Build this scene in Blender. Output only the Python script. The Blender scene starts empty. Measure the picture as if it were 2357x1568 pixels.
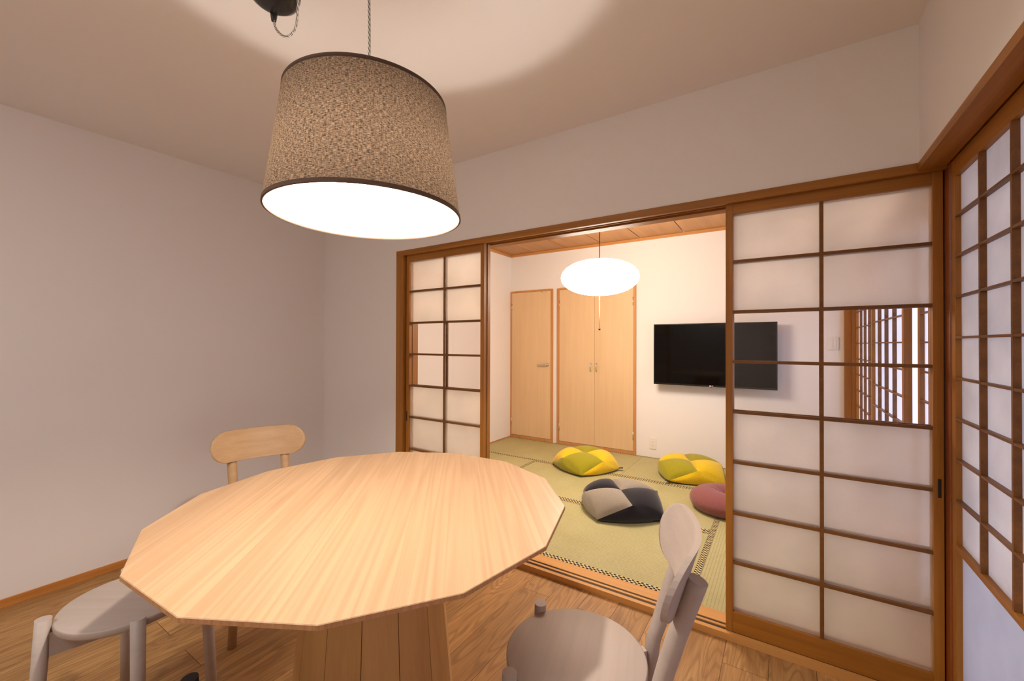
import bpy, bmesh, math, random
from mathutils import Vector, Matrix
random.seed(7)
PI = math.pi
S = bpy.context.scene
COL = S.collection

# ------------------------------------------------------------------ camera
YAW, PITCH, ROLL, CAM_H, FPX = .57586, .00691, .00311, 1.22221, 960.72534
F = Vector((-math.sin(YAW)*math.cos(PITCH), math.cos(YAW)*math.cos(PITCH), math.sin(PITCH)))
Rt = Vector((math.cos(YAW), math.sin(YAW), 0)); U = Rt.cross(F)
R2 = math.cos(ROLL)*Rt + math.sin(ROLL)*U
U2 = -math.sin(ROLL)*Rt + math.cos(ROLL)*U
cam = bpy.data.cameras.new('camera'); cam.sensor_fit = 'HORIZONTAL'; cam.sensor_width = 36
cam.lens = FPX/2357*36; cam.clip_start = .02
co = bpy.data.objects.new('camera', cam); COL.objects.link(co)
m = Matrix.Identity(4)
for i in range(3):
    m[i][0], m[i][1], m[i][2] = R2[i], U2[i], -F[i]
m[2][3] = CAM_H
co.matrix_world = m
S.camera = co
S.view_settings.view_transform = 'Standard'; S.view_settings.look = 'None'
S.view_settings.gamma = 1; S.view_settings.use_curve_mapping = False
S.view_settings.exposure = 0.0
S.cycles.max_bounces = 10; S.cycles.diffuse_bounces = 6; S.cycles.glossy_bounces = 4
S.cycles.transmission_bounces = 8; S.cycles.transparent_max_bounces = 12
S.cycles.use_denoising = True; S.cycles.use_adaptive_sampling = True; S.cycles.adaptive_threshold = .02
S.cycles.caustics_reflective = False; S.cycles.caustics_refractive = True
S.cycles.sample_clamp_indirect = 6.0

# ------------------------------------------------------------------ daylight outside
W = bpy.data.worlds.new('daylight'); S.world = W; W.use_nodes = True
bg = W.node_tree.nodes['Background']
bg.inputs[0].default_value = (.72, .75, 1.0, 1); bg.inputs[1].default_value = 2.3
BULB_POWER, BULB_COL = 73.0, (1.0, .88, .78)
FILL_STRENGTH, FILL_COL = 28.5, (1.0, .99, .99)
WASHI_STRENGTH, WASHI_COL = 36.0, (1.0, .86, .71)

# ------------------------------------------------------------------ materials
def mat(name):
    x = bpy.data.materials.new(name); x.use_nodes = True
    nt = x.node_tree; nt.nodes.clear()
    out = nt.nodes.new('ShaderNodeOutputMaterial')
    return x, nt, out
def N(nt, t, **kw):
    n = nt.nodes.new(t)
    for k, v in kw.items():
        if k.startswith('i_'): n.inputs[k[2:]].default_value = v
        else: setattr(n, k, v)
    return n
def L(nt, a, b): nt.links.new(a, b)
def c4(c): return (c[0], c[1], c[2], 1)
def srgb(r, g, b):
    f = lambda v: ((v/255+.055)/1.055)**2.4 if v/255 > .04045 else v/255/12.92
    return (f(r), f(g), f(b))
def plain(name, col, rough=.5, metal=0, bump=0, bscale=200, spec=.5):
    x, nt, out = mat(name)
    b = N(nt, 'ShaderNodeBsdfPrincipled'); b.inputs['Base Color'].default_value = c4(col)
    b.inputs['Roughness'].default_value = rough; b.inputs['Metallic'].default_value = metal
    b.inputs['Specular IOR Level'].default_value = spec
    if bump:
        t = N(nt, 'ShaderNodeTexCoord'); n = N(nt, 'ShaderNodeTexNoise'); n.inputs['Scale'].default_value = bscale
        n.inputs['Detail'].default_value = 4
        L(nt, t.outputs['Object'], n.inputs['Vector'])
        bp = N(nt, 'ShaderNodeBump'); bp.inputs['Strength'].default_value = bump; bp.inputs['Distance'].default_value = .002
        L(nt, n.outputs['Fac'], bp.inputs['Height']); L(nt, bp.outputs['Normal'], b.inputs['Normal'])
    L(nt, b.outputs[0], out.inputs[0]); return x
def wood(name, ca, cb, axis='Z', cross=28, along=1.2, rough=.45, fine=.25, rot=0.0, spec=.4, bands=0, planks=None):
    """long grain: stretched noise, fine pore streaks, optional contour bands and plank tint"""
    x, nt, out = mat(name)
    t = N(nt, 'ShaderNodeTexCoord')
    vec = t.outputs['Object']
    if rot:
        mr = N(nt, 'ShaderNodeMapping'); mr.inputs['Rotation'].default_value = (0, 0, rot)
        L(nt, vec, mr.inputs['Vector']); vec = mr.outputs['Vector']
    plank_out = None
    if planks:
        wv = N(nt, 'ShaderNodeSeparateXYZ'); L(nt, vec, wv.inputs[0])
        d = N(nt, 'ShaderNodeMath', operation='DIVIDE'); L(nt, wv.outputs['Y' if axis == 'X' else 'X'], d.inputs[0]); d.inputs[1].default_value = planks
        fl = N(nt, 'ShaderNodeMath', operation='FLOOR'); L(nt, d.outputs[0], fl.inputs[0])
        wn = N(nt, 'ShaderNodeTexWhiteNoise', noise_dimensions='1D'); L(nt, fl.outputs[0], wn.inputs['W'])
        plank_out = wn
        ad = N(nt, 'ShaderNodeVectorMath', operation='MULTIPLY_ADD')
        L(nt, wn.outputs['Color'], ad.inputs[0]); ad.inputs[1].default_value = (7, 7, 7); L(nt, vec, ad.inputs[2]); vec = ad.outputs[0]
    sc = {'X': (along, cross, cross), 'Y': (cross, along, cross), 'Z': (cross, cross, along)}[axis]
    mp = N(nt, 'ShaderNodeMapping'); mp.inputs['Scale'].default_value = sc; L(nt, vec, mp.inputs['Vector'])
    n1 = N(nt, 'ShaderNodeTexNoise'); n1.inputs['Scale'].default_value = 1; n1.inputs['Detail'].default_value = 5; n1.inputs['Roughness'].default_value = .6
    L(nt, mp.outputs[0], n1.inputs['Vector'])
    mp2 = N(nt, 'ShaderNodeMapping'); mp2.inputs['Scale'].default_value = tuple(v*7 if v == cross else v*3 for v in sc); L(nt, vec, mp2.inputs['Vector'])
    n2 = N(nt, 'ShaderNodeTexNoise'); n2.inputs['Scale'].default_value = 1; n2.inputs['Detail'].default_value = 3
    L(nt, mp2.outputs[0], n2.inputs['Vector'])
    fac = n1.outputs['Fac']
    if bands:
        mp3 = N(nt, 'ShaderNodeMapping'); mp3.inputs['Scale'].default_value = tuple(v*.22 if v == cross else v*.6 for v in sc); L(nt, vec, mp3.inputs['Vector'])
        n3 = N(nt, 'ShaderNodeTexNoise'); n3.inputs['Scale'].default_value = 1; n3.inputs['Detail'].default_value = 1.5
        L(nt, mp3.outputs[0], n3.inputs['Vector'])
        mu = N(nt, 'ShaderNodeMath', operation='MULTIPLY'); L(nt, n3.outputs['Fac'], mu.inputs[0]); mu.inputs[1].default_value = bands
        si = N(nt, 'ShaderNodeMath', operation='SINE'); L(nt, mu.outputs[0], si.inputs[0])
        ma = N(nt, 'ShaderNodeMapRange'); L(nt, si.outputs[0], ma.inputs[0]); ma.inputs[1].default_value = -1; ma.inputs[2].default_value = 1
        mx = N(nt, 'ShaderNodeMix'); mx.inputs[0].default_value = .32; L(nt, fac, mx.inputs[2]); L(nt, ma.outputs[0], mx.inputs[3]); fac = mx.outputs[0]
    mixf = N(nt, 'ShaderNodeMix'); mixf.inputs[0].default_value = fine; L(nt, fac, mixf.inputs[2]); L(nt, n2.outputs['Fac'], mixf.inputs[3])
    cr = N(nt, 'ShaderNodeValToRGB'); cr.color_ramp.elements[0].position = .3; cr.color_ramp.elements[1].position = .7
    cr.color_ramp.elements[0].color = c4(ca); cr.color_ramp.elements[1].color = c4(cb)
    L(nt, mixf.outputs[0], cr.inputs[0]); colr = cr.outputs[0]
    if plank_out:
        hs = N(nt, 'ShaderNodeHueSaturation'); mr2 = N(nt, 'ShaderNodeMapRange'); L(nt, plank_out.outputs['Value'], mr2.inputs[0])
        mr2.inputs[3].default_value = .95; mr2.inputs[4].default_value = 1.04
        L(nt, mr2.outputs[0], hs.inputs['Value']); L(nt, colr, hs.inputs['Color']); colr = hs.outputs[0]
    b = N(nt, 'ShaderNodeBsdfPrincipled'); b.inputs['Roughness'].default_value = rough; b.inputs['Specular IOR Level'].default_value = spec
    L(nt, colr, b.inputs['Base Color'])
    bp = N(nt, 'ShaderNodeBump'); bp.inputs['Strength'].default_value = .12; bp.inputs['Distance'].default_value = .001
    L(nt, mixf.outputs[0], bp.inputs['Height']); L(nt, bp.outputs[0], b.inputs['Normal'])
    L(nt, b.outputs[0], out.inputs[0]); return x
def floor_oak(name, width=.15, length=1.1):
    x, nt, out = mat(name)
    t = N(nt, 'ShaderNodeTexCoord')
    sw = N(nt, 'ShaderNodeMapping'); sw.inputs['Rotation'].default_value = (0, 0, -PI/2); sw.inputs['Location'].default_value = (0, .253-.15*2, 0)
    L(nt, t.outputs['Object'], sw.inputs['Vector'])
    br = N(nt, 'ShaderNodeTexBrick'); br.offset = .37; br.inputs['Scale'].default_value = 1
    br.inputs['Mortar Size'].default_value = .0009; br.inputs['Brick Width'].default_value = length; br.inputs['Row Height'].default_value = width
    br.inputs['Color1'].default_value = (0, 0, 0, 1); br.inputs['Color2'].default_value = (1, 1, 1, 1); br.inputs['Mortar'].default_value = (.5, .5, .5, 1)
    br.inputs['Bias'].default_value = 0
    L(nt, sw.outputs[0], br.inputs['Vector'])
    ad = N(nt, 'ShaderNodeVectorMath', operation='MULTIPLY_ADD'); L(nt, br.outputs['Color'], ad.inputs[0]); ad.inputs[1].default_value = (9, 13, 5); L(nt, t.outputs['Object'], ad.inputs[2])
    def nz(s, det, rg=.5):
        mp = N(nt, 'ShaderNodeMapping'); mp.inputs['Scale'].default_value = s; L(nt, ad.outputs[0], mp.inputs['Vector'])
        n = N(nt, 'ShaderNodeTexNoise'); n.inputs['Scale'].default_value = 1; n.inputs['Detail'].default_value = det; n.inputs['Roughness'].default_value = rg
        L(nt, mp.outputs[0], n.inputs['Vector']); return n
    n3 = nz((7, 1.1, 7), 2.0); n1 = nz((45, 2.5, 45), 5, .65); n2 = nz((260, 7, 260), 2)
    mu = N(nt, 'ShaderNodeMath', operation='MULTIPLY'); L(nt, n3.outputs['Fac'], mu.inputs[0]); mu.inputs[1].default_value = 125
    si = N(nt, 'ShaderNodeMath', operation='SINE'); L(nt, mu.outputs[0], si.inputs[0])
    pw = N(nt, 'ShaderNodeMapRange'); L(nt, si.outputs[0], pw.inputs[0]); pw.inputs[1].default_value = .1; pw.inputs[2].default_value = 1.0
    mk = N(nt, 'ShaderNodeMath', operation='MULTIPLY'); pw.inputs[4].default_value = .72; L(nt, pw.outputs[0], mk.inputs[0]); L(nt, n1.outputs['Fac'], mk.inputs[1])
    cr = N(nt, 'ShaderNodeValToRGB'); cr.color_ramp.elements[0].position = .28; cr.color_ramp.elements[1].position = .72
    cr.color_ramp.elements[0].color = c4(srgb(154, 108, 60)); cr.color_ramp.elements[1].color = c4(srgb(208, 164, 104))
    mf = N(nt, 'ShaderNodeMix'); mf.inputs[0].default_value = .35; L(nt, n1.outputs['Fac'], mf.inputs[2]); L(nt, n2.outputs['Fac'], mf.inputs[3])
    L(nt, mf.outputs[0], cr.inputs[0])
    dk = N(nt, 'ShaderNodeMix', data_type='RGBA'); L(nt, mk.outputs[0], dk.inputs[0]); L(nt, cr.outputs[0], dk.inputs[6]); dk.inputs[7].default_value = c4(srgb(122, 78, 42))
    hs = N(nt, 'ShaderNodeHueSaturation'); mr = N(nt, 'ShaderNodeMapRange'); L(nt, br.outputs['Color'], mr.inputs[0]); mr.inputs[3].default_value = .78; mr.inputs[4].default_value = 1.08
    L(nt, mr.outputs[0], hs.inputs['Value']); L(nt, dk.outputs[2], hs.inputs['Color'])
    jo = N(nt, 'ShaderNodeMix', data_type='RGBA'); L(nt, br.outputs['Fac'], jo.inputs[0]); L(nt, hs.outputs[0], jo.inputs[6]); jo.inputs[7].default_value = c4(srgb(70, 44, 22))
    b = N(nt, 'ShaderNodeBsdfPrincipled'); b.inputs['Roughness'].default_value = .5; b.inputs['Specular IOR Level'].default_value = .35
    L(nt, jo.outputs[2], b.inputs['Base Color'])
    bp = N(nt, 'ShaderNodeBump'); bp.inputs['Strength'].default_value = .25; bp.inputs['Distance'].default_value = .001; bp.invert = True
    L(nt, mk.outputs[0], bp.inputs['Height']); L(nt, bp.outputs[0], b.inputs['Normal'])
    L(nt, b.outputs[0], out.inputs[0]); return x
def tatami_mat_material(name, axis):
    x, nt, out = mat(name)
    t = N(nt, 'ShaderNodeTexCoord')
    sp = N(nt, 'ShaderNodeSeparateXYZ'); L(nt, t.outputs['Object'], sp.inputs[0])
    cross = sp.outputs['Y' if axis == 'X' else 'X']; along = sp.outputs['X' if axis == 'X' else 'Y']
    a = N(nt, 'ShaderNodeMath', operation='MULTIPLY'); L(nt, cross, a.inputs[0]); a.inputs[1].default_value = 2*PI/.0155
    s = N(nt, 'ShaderNodeMath', operation='SINE'); L(nt, a.outputs[0], s.inputs[0])
    g = N(nt, 'ShaderNodeMapRange'); L(nt, s.outputs[0], g.inputs[0]); g.inputs[1].default_value = .55; g.inputs[2].default_value = 1
    n = N(nt, 'ShaderNodeTexNoise'); n.inputs['Scale'].default_value = 1; n.inputs['Detail'].default_value = 4
    mp = N(nt, 'ShaderNodeMapping'); mp.inputs['Scale'].default_value = (420, 90, 200) if axis == 'X' else (90, 420, 200)
    L(nt, t.outputs['Object'], mp.inputs['Vector']); L(nt, mp.outputs[0], n.inputs['Vector'])
    n2 = N(nt, 'ShaderNodeTexNoise'); n2.inputs['Scale'].default_value = 2.2; n2.inputs['Detail'].default_value = 3; L(nt, t.outputs['Object'], n2.inputs['Vector'])
    cr = N(nt, 'ShaderNodeValToRGB'); cr.color_ramp.elements[0].position = .3; cr.color_ramp.elements[1].position = .72
    cr.color_ramp.elements[0].color = c4(srgb(157, 149, 100)); cr.color_ramp.elements[1].color = c4(srgb(195, 187, 138))
    mm = N(nt, 'ShaderNodeMix'); mm.inputs[0].default_value = .4; L(nt, n.outputs['Fac'], mm.inputs[2]); L(nt, n2.outputs['Fac'], mm.inputs[3]); L(nt, mm.outputs[0], cr.inputs[0])
    mg = N(nt, 'ShaderNodeMath', operation='MULTIPLY'); L(nt, g.outputs[0], mg.inputs[0]); mg.inputs[1].default_value = .45
    dk = N(nt, 'ShaderNodeMix', data_type='RGBA'); L(nt, mg.outputs[0], dk.inputs[0]); L(nt, cr.outputs[0], dk.inputs[6]); dk.inputs[7].default_value = c4(srgb(126, 124, 76))
    b = N(nt, 'ShaderNodeBsdfPrincipled'); b.inputs['Roughness'].default_value = .62; b.inputs['Specular IOR Level'].default_value = .35
    L(nt, dk.outputs[2], b.inputs['Base Color'])
    bp = N(nt, 'ShaderNodeBump'); bp.inputs['Strength'].default_value = .3; bp.inputs['Distance'].default_value = .001; bp.invert = True
    L(nt, g.outputs[0], bp.inputs['Height']); L(nt, bp.outputs[0], b.inputs['Normal'])
    L(nt, b.outputs[0], out.inputs[0]); return x
def checker(name):
    x, nt, out = mat(name)
    t = N(nt, 'ShaderNodeTexCoord'); ck = N(nt, 'ShaderNodeTexChecker'); ck.inputs['Scale'].default_value = 1/.0118
    mp = N(nt, 'ShaderNodeMapping'); mp.inputs['Location'].default_value = (.0031, .0017, .5)
    mp.inputs['Scale'].default_value = (1, 1, 0)
    L(nt, t.outputs['Object'], mp.inputs['Vector']); L(nt, mp.outputs[0], ck.inputs['Vector'])
    ck.inputs['Color1'].default_value = c4(srgb(205, 190, 140)); ck.inputs['Color2'].default_value = c4(srgb(22, 18, 12))
    b = N(nt, 'ShaderNodeBsdfPrincipled'); b.inputs['Roughness'].default_value = .7; b.inputs['Specular IOR Level'].default_value = .2
    L(nt, ck.outputs['Color'], b.inputs['Base Color']); L(nt, b.outputs[0], out.inputs[0]); return x
def grazing(nt):
    lw = N(nt, 'ShaderNodeLayerWeight'); lw.inputs[0].default_value = .5
    p = N(nt, 'ShaderNodeMath', operation='POWER'); L(nt, lw.outputs['Facing'], p.inputs[0]); p.inputs[1].default_value = 5
    q = N(nt, 'ShaderNodeMath', operation='MULTIPLY_ADD'); L(nt, p.outputs[0], q.inputs[0]); q.inputs[1].default_value = .6; q.inputs[2].default_value = .04
    return q
def frosted(name, col, mixing, rough=.5, bscale=260, bump=.5, gloss=.3, dirt=.86):
    """patterned glass: light scattered by the pressed surface, part of it let through blurred"""
    x, nt, out = mat(name)
    t = N(nt, 'ShaderNodeTexCoord'); n = N(nt, 'ShaderNodeTexNoise'); n.inputs['Scale'].default_value = bscale; n.inputs['Detail'].default_value = 2
    L(nt, t.outputs['Object'], n.inputs['Vector'])
    bp = N(nt, 'ShaderNodeBump'); bp.inputs['Strength'].default_value = bump; bp.inputs['Distance'].default_value = .001; L(nt, n.outputs['Fac'], bp.inputs['Height'])
    n2 = N(nt, 'ShaderNodeTexNoise'); n2.inputs['Scale'].default_value = 5; n2.inputs['Detail'].default_value = 5; L(nt, t.outputs['Object'], n2.inputs['Vector'])
    cr = N(nt, 'ShaderNodeValToRGB'); cr.color_ramp.elements[0].color = c4(tuple(v*dirt for v in col)); cr.color_ramp.elements[1].color = c4(col)
    cr.color_ramp.elements[0].position = .3; cr.color_ramp.elements[1].position = .6; L(nt, n2.outputs['Fac'], cr.inputs[0])
    tr = N(nt, 'ShaderNodeBsdfTranslucent'); L(nt, cr.outputs[0], tr.inputs[0]); L(nt, bp.outputs[0], tr.inputs['Normal'])
    df = N(nt, 'ShaderNodeBsdfDiffuse'); L(nt, cr.outputs[0], df.inputs[0]); L(nt, bp.outputs[0], df.inputs['Normal'])
    m0 = N(nt, 'ShaderNodeMixShader'); m0.inputs[0].default_value = mixing[0]; L(nt, tr.outputs[0], m0.inputs[1]); L(nt, df.outputs[0], m0.inputs[2])
    rf = N(nt, 'ShaderNodeBsdfRefraction'); rf.inputs['Color'].default_value = (.95, .95, .93, 1); rf.inputs['Roughness'].default_value = rough; rf.inputs['IOR'].default_value = 1.2
    m1 = N(nt, 'ShaderNodeMixShader'); m1.inputs[0].default_value = mixing[1]; L(nt, m0.outputs[0], m1.inputs[1]); L(nt, rf.outputs[0], m1.inputs[2])
    gl = N(nt, 'ShaderNodeBsdfGlossy'); gl.inputs['Roughness'].default_value = gloss; L(nt, bp.outputs[0], gl.inputs['Normal'])
    fr = grazing(nt)
    m2 = N(nt, 'ShaderNodeMixShader'); L(nt, fr.outputs[0], m2.inputs[0]); L(nt, m1.outputs[0], m2.inputs[1]); L(nt, gl.outputs[0], m2.inputs[2])
    L(nt, m2.outputs[0], out.inputs[0]); return x
def clear_glass(name):
    x, nt, out = mat(name)
    tr = N(nt, 'ShaderNodeBsdfTransparent'); tr.inputs[0].default_value = (.93, .92, .92, 1)
    gl = N(nt, 'ShaderNodeBsdfGlossy'); gl.inputs['Roughness'].default_value = .02
    fr = grazing(nt)
    mx = N(nt, 'ShaderNodeMixShader'); L(nt, fr.outputs[0], mx.inputs[0]); L(nt, tr.outputs[0], mx.inputs[1]); L(nt, gl.outputs[0], mx.inputs[2])
    L(nt, mx.outputs[0], out.inputs[0]); return x
def emit(name, col, strength):
    x, nt, out = mat(name); e = N(nt, 'ShaderNodeEmission'); e.inputs[0].default_value = c4(col); e.inputs[1].default_value = strength
    L(nt, e.outputs[0], out.inputs[0]); return x
def fabric(name, col, var=.75, scale=420, rough=.85):
    x, nt, out = mat(name)
    t = N(nt, 'ShaderNodeTexCoord'); mp = N(nt, 'ShaderNodeMapping'); mp.inputs['Scale'].default_value = (1, 1, .5); L(nt, t.outputs['Object'], mp.inputs['Vector'])
    n = N(nt, 'ShaderNodeTexNoise'); n.inputs['Scale'].default_value = scale; n.inputs['Detail'].default_value = 3; L(nt, mp.outputs[0], n.inputs['Vector'])
    cr = N(nt, 'ShaderNodeValToRGB'); cr.color_ramp.elements[0].position = .35; cr.color_ramp.elements[1].position = .65
    cr.color_ramp.elements[0].color = c4(tuple(v*var for v in col)); cr.color_ramp.elements[1].color = c4(tuple(min(1, v*1.1) for v in col))
    L(nt, n.outputs['Fac'], cr.inputs[0])
    b = N(nt, 'ShaderNodeBsdfPrincipled'); b.inputs['Roughness'].default_value = rough; b.inputs['Specular IOR Level'].default_value = .15
    b.inputs['Sheen Weight'].default_value = .25
    L(nt, cr.outputs[0], b.inputs['Base Color'])
    bp = N(nt, 'ShaderNodeBump'); bp.inputs['Strength'].default_value = .3; bp.inputs['Distance'].default_value = .001; L(nt, n.outputs['Fac'], bp.inputs['Height']); L(nt, bp.outputs[0], b.inputs['Normal'])
    L(nt, b.outputs[0], out.inputs[0]); return x
def shade_fabric(name):
    """slubby woven lamp cloth that lets some of the bulb's light through (uv: u around, v up)"""
    x, nt, out = mat(name)
    t = N(nt, 'ShaderNodeTexCoord')
    def nz(s, det):
        mp = N(nt, 'ShaderNodeMapping'); mp.inputs['Scale'].default_value = s; L(nt, t.outputs['UV'], mp.inputs['Vector'])
        n = N(nt, 'ShaderNodeTexNoise'); n.inputs['Scale'].default_value = 1; n.inputs['Detail'].default_value = det; n.inputs['Roughness'].default_value = .7
        L(nt, mp.outputs[0], n.inputs['Vector']); return n
    a = nz((115, 760, 1), 3); b_ = nz((330, 90, 1), 3)
    mx = N(nt, 'ShaderNodeMix'); mx.inputs[0].default_value = .28; L(nt, a.outputs['Fac'], mx.inputs[2]); L(nt, b_.outputs['Fac'], mx.inputs[3])
    cr = N(nt, 'ShaderNodeValToRGB'); cr.color_ramp.elements[0].position = .42; cr.color_ramp.elements[1].position = .60
    cr.color_ramp.elements[0].color = c4((.022, .014, .008)); cr.color_ramp.elements[1].color = c4((.44, .32, .225))
    L(nt, mx.outputs[0], cr.inputs[0])
    d = N(nt, 'ShaderNodeBsdfDiffuse'); d.inputs[0].default_value = c4((.15, .105, .07))
    cr2 = N(nt, 'ShaderNodeMix', data_type='RGBA'); cr2.inputs[0].default_value = .5; L(nt, cr.outputs[0], cr2.inputs[6]); cr2.inputs[7].default_value = c4((.07, .048, .032))
    L(nt, cr2.outputs[2], d.inputs[0])
    tr = N(nt, 'ShaderNodeBsdfTranslucent'); L(nt, cr.outputs[0], tr.inputs[0])
    m = N(nt, 'ShaderNodeMixShader'); m.inputs[0].default_value = .135; L(nt, d.outputs[0], m.inputs[1]); L(nt, tr.outputs[0], m.inputs[2])
    L(nt, m.outputs[0], out.inputs[0]); return x
def lining_mat(name):
    x, nt, out = mat(name)
    d = N(nt, 'ShaderNodeBsdfDiffuse'); d.inputs[0].default_value = (.88, .87, .85, 1)
    tr = N(nt, 'ShaderNodeBsdfTransparent'); tr.inputs[0].default_value = (1, .95, .88, 1)
    m = N(nt, 'ShaderNodeMixShader'); m.inputs[0].default_value = .42; L(nt, d.outputs[0], m.inputs[1]); L(nt, tr.outputs[0], m.inputs[2])
    L(nt, m.outputs[0], out.inputs[0]); return x
def braid(name):
    x, nt, out = mat(name)
    t = N(nt, 'ShaderNodeTexCoord'); w = N(nt, 'ShaderNodeTexWave', wave_type='BANDS', bands_direction='DIAGONAL'); w.inputs['Scale'].default_value = 1
    mp = N(nt, 'ShaderNodeMapping'); mp.inputs['Scale'].default_value = (3, 45, 1); L(nt, t.outputs['UV'], mp.inputs['Vector']); L(nt, mp.outputs[0], w.inputs['Vector'])
    cr = N(nt, 'ShaderNodeValToRGB'); cr.color_ramp.interpolation = 'CONSTANT'; cr.color_ramp.elements[0].color = (.012, .011, .010, 1); cr.color_ramp.elements[1].position = .5; cr.color_ramp.elements[1].color = (.72, .68, .62, 1)
    L(nt, w.outputs['Fac'], cr.inputs[0])
    b = N(nt, 'ShaderNodeBsdfPrincipled'); b.inputs['Roughness'].default_value = .8; L(nt, cr.outputs[0], b.inputs['Base Color']); L(nt, b.outputs[0], out.inputs[0]); return x
M = dict(
    wall=plain('wallpaper_white', (.82, .80, .78), .9, bump=.05, bscale=300, spec=.2),
    ceiling=plain('ceiling_paper', (.82, .80, .78), .9, bump=.05, bscale=300, spec=.2),
    frame_v=wood('frame_wood_upright', srgb(134, 85, 23), srgb(176, 117, 44), 'Z'),
    frame_x=wood('frame_wood_along_x', srgb(134, 85, 23), srgb(176, 117, 44), 'X'),
    frame_y=wood('frame_wood_along_y', srgb(134, 85, 23), srgb(176, 117, 44), 'Y'),
    lat_x=wood('lattice_wood_along_x', srgb(98, 60, 18), srgb(134, 86, 36), 'X'),
    lat_y=wood('lattice_wood_along_y', srgb(98, 60, 18), srgb(134, 86, 36), 'Y'),  # darker brown than the frame, with the dim light on side faces put in
    post=wood('post_wood', srgb(118, 58, 20), srgb(142, 76, 30), 'Z', rough=.35),
    sill=wood('sill_wood', srgb(190, 136, 72), srgb(208, 156, 90), 'X'),
    base_y=wood('baseboard_wood', srgb(176, 112, 48), srgb(204, 140, 72), 'Y'),
    trim_x=wood('trim_wood_x', srgb(184, 128, 72), srgb(206, 150, 92), 'X'),
    trim_y=wood('trim_wood_y', srgb(184, 128, 72), srgb(206, 150, 92), 'Y'),
    trim_z=wood('trim_wood_z', srgb(184, 128, 72), srgb(206, 150, 92), 'Z'),
    board=wood('ceiling_board', srgb(158, 108, 58), srgb(188, 136, 80), 'Y', cross=9, along=.8),
    ply=wood('door_plywood', srgb(210, 178, 136), srgb(226, 196, 154), 'Z', cross=7, along=.6, bands=14, rough=.5),
    floor=floor_oak('oak_floor'),
    tat_x=tatami_mat_material('tatami_rush_x', 'X'), tat_y=tatami_mat_material('tatami_rush_y', 'Y'),
    heri=checker('tatami_border'),
    groove=plain('track_strip', (.02, .02, .022), .4),
    frost_door=frosted('frosted_door_glass', (.88, .85, .82), (.14, .45), .42, bscale=330, bump=.9),
    frost_win=frosted('frosted_window_glass', (.62, .56, .50), (.55, .0), .5, bscale=160, bump=.6, dirt=.80),
    frost_low=frosted('frosted_lower_glass', (.44, .43, .45), (.5, .0), .5, bscale=120, bump=.3),
    frost_tat=frosted('frosted_tatami_window_glass', (.95, .95, .95), (.12, .0), .5),
    clear=clear_glass('clear_glass'),
    black=plain('black_pull', (.012, .011, .01), .35),
    table=wood('table_ash', srgb(187, 150, 113), srgb(206, 171, 133), 'X', cross=70, along=.9, rough=.42, rot=math.radians(-130), fine=.35, bands=40, planks=.118),
    table_edge=wood('table_edge_ash', srgb(172, 122, 78), srgb(206, 158, 112), 'Z', cross=160, along=30, rough=.5),
    pedestal=wood('pedestal_ash', srgb(190, 146, 90), srgb(214, 172, 114), 'Z', cross=22, along=.7, rough=.45, bands=12),
    grey_wood=wood('grey_stained_wood', srgb(174, 160, 150), srgb(186, 172, 161), 'Y', cross=30, along=1.5, rough=.5),
    oak=wood('pale_oak', srgb(176, 140, 98), srgb(194, 158, 116), 'Y', cross=40, along=3, rough=.45),
    black_wood=plain('black_stained_wood', (.012, .011, .011), .45),
    shade=shade_fabric('lamp_cloth'), lining=lining_mat('white_lining'),
    rim=plain('shade_rim_cloth', srgb(92, 70, 56), .8), braid=braid('braided_cord'),
    black_plastic=plain('black_plastic', (.010, .009, .008), .25),
    bulb=emit('bulb_glow', BULB_COL, BULB_POWER*16),
    fill_glow=emit('fill_light_glow', FILL_COL, FILL_STRENGTH),
    washi=emit('lit_paper_shade', WASHI_COL, WASHI_STRENGTH),
    white_cord=plain('white_cord', (.55, .52, .47), .8, spec=.1), dark_cord=plain('dark_cord', (.006, .005, .004), .9, spec=.0),
    chrome=plain('brushed_steel', (.62, .58, .52), .28, 1), white_plastic=plain('white_plastic', (.80, .77, .72), .35),
    slot=plain('socket_slot', (.12, .1, .08), .6),
    tv_body=plain('tv_bezel', (.012, .010, .010), .22), screen=plain('tv_screen', (.004, .003, .0025), .07, spec=.14),
    logo_white=plain('logo_white', (.75, .72, .7), .4), logo_red=plain('logo_red', (.5, .02, .04), .4),
    green=fabric('green_cloth', srgb(160, 152, 32)), yellow=fabric('yellow_cloth', srgb(232, 196, 30)),
    grey_cloth=fabric('grey_cloth', srgb(150, 140, 124)), dark_cloth=fabric('charcoal_cloth', srgb(30, 27, 33)),
    pink=fabric('dusty_pink_cloth', srgb(140, 84, 82)), tag=plain('cushion_tag', (.01, .01, .01), .6),
    daywhite=plain('outside_white', (.85, .85, .88), .8),
)

# ------------------------------------------------------------------ helpers
def obj(name, bm, material, parent=None, smooth=False, bevel=0, segs=2):
    me = bpy.data.meshes.new(name); bm.normal_update(); bm.to_mesh(me); bm.free()
    if material: me.materials.append(material)
    if smooth:
        for p in me.polygons: p.use_smooth = True
    o = bpy.data.objects.new(name, me); COL.objects.link(o)
    if parent: o.parent = parent
    if bevel:
        b = o.modifiers.new('bevel', 'BEVEL'); b.width = bevel; b.segments = segs; b.limit_method = 'ANGLE'; b.angle_limit = math.radians(40)
    return o
def tag(o, label=None, cat=None, group=None, kind=None):
    if label: o['label'] = label
    if cat: o['category'] = cat
    if group: o['group'] = group
    if kind: o['kind'] = kind
    return o
def thing(name, label, cat, loc=(0, 0, 0), rz=0, group=None, kind=None):
    o = bpy.data.objects.new(name, None); o.empty_display_size = .05; COL.objects.link(o)
    o.location = loc; o.rotation_euler = (0, 0, rz)
    return tag(o, label, cat, group, kind)
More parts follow.
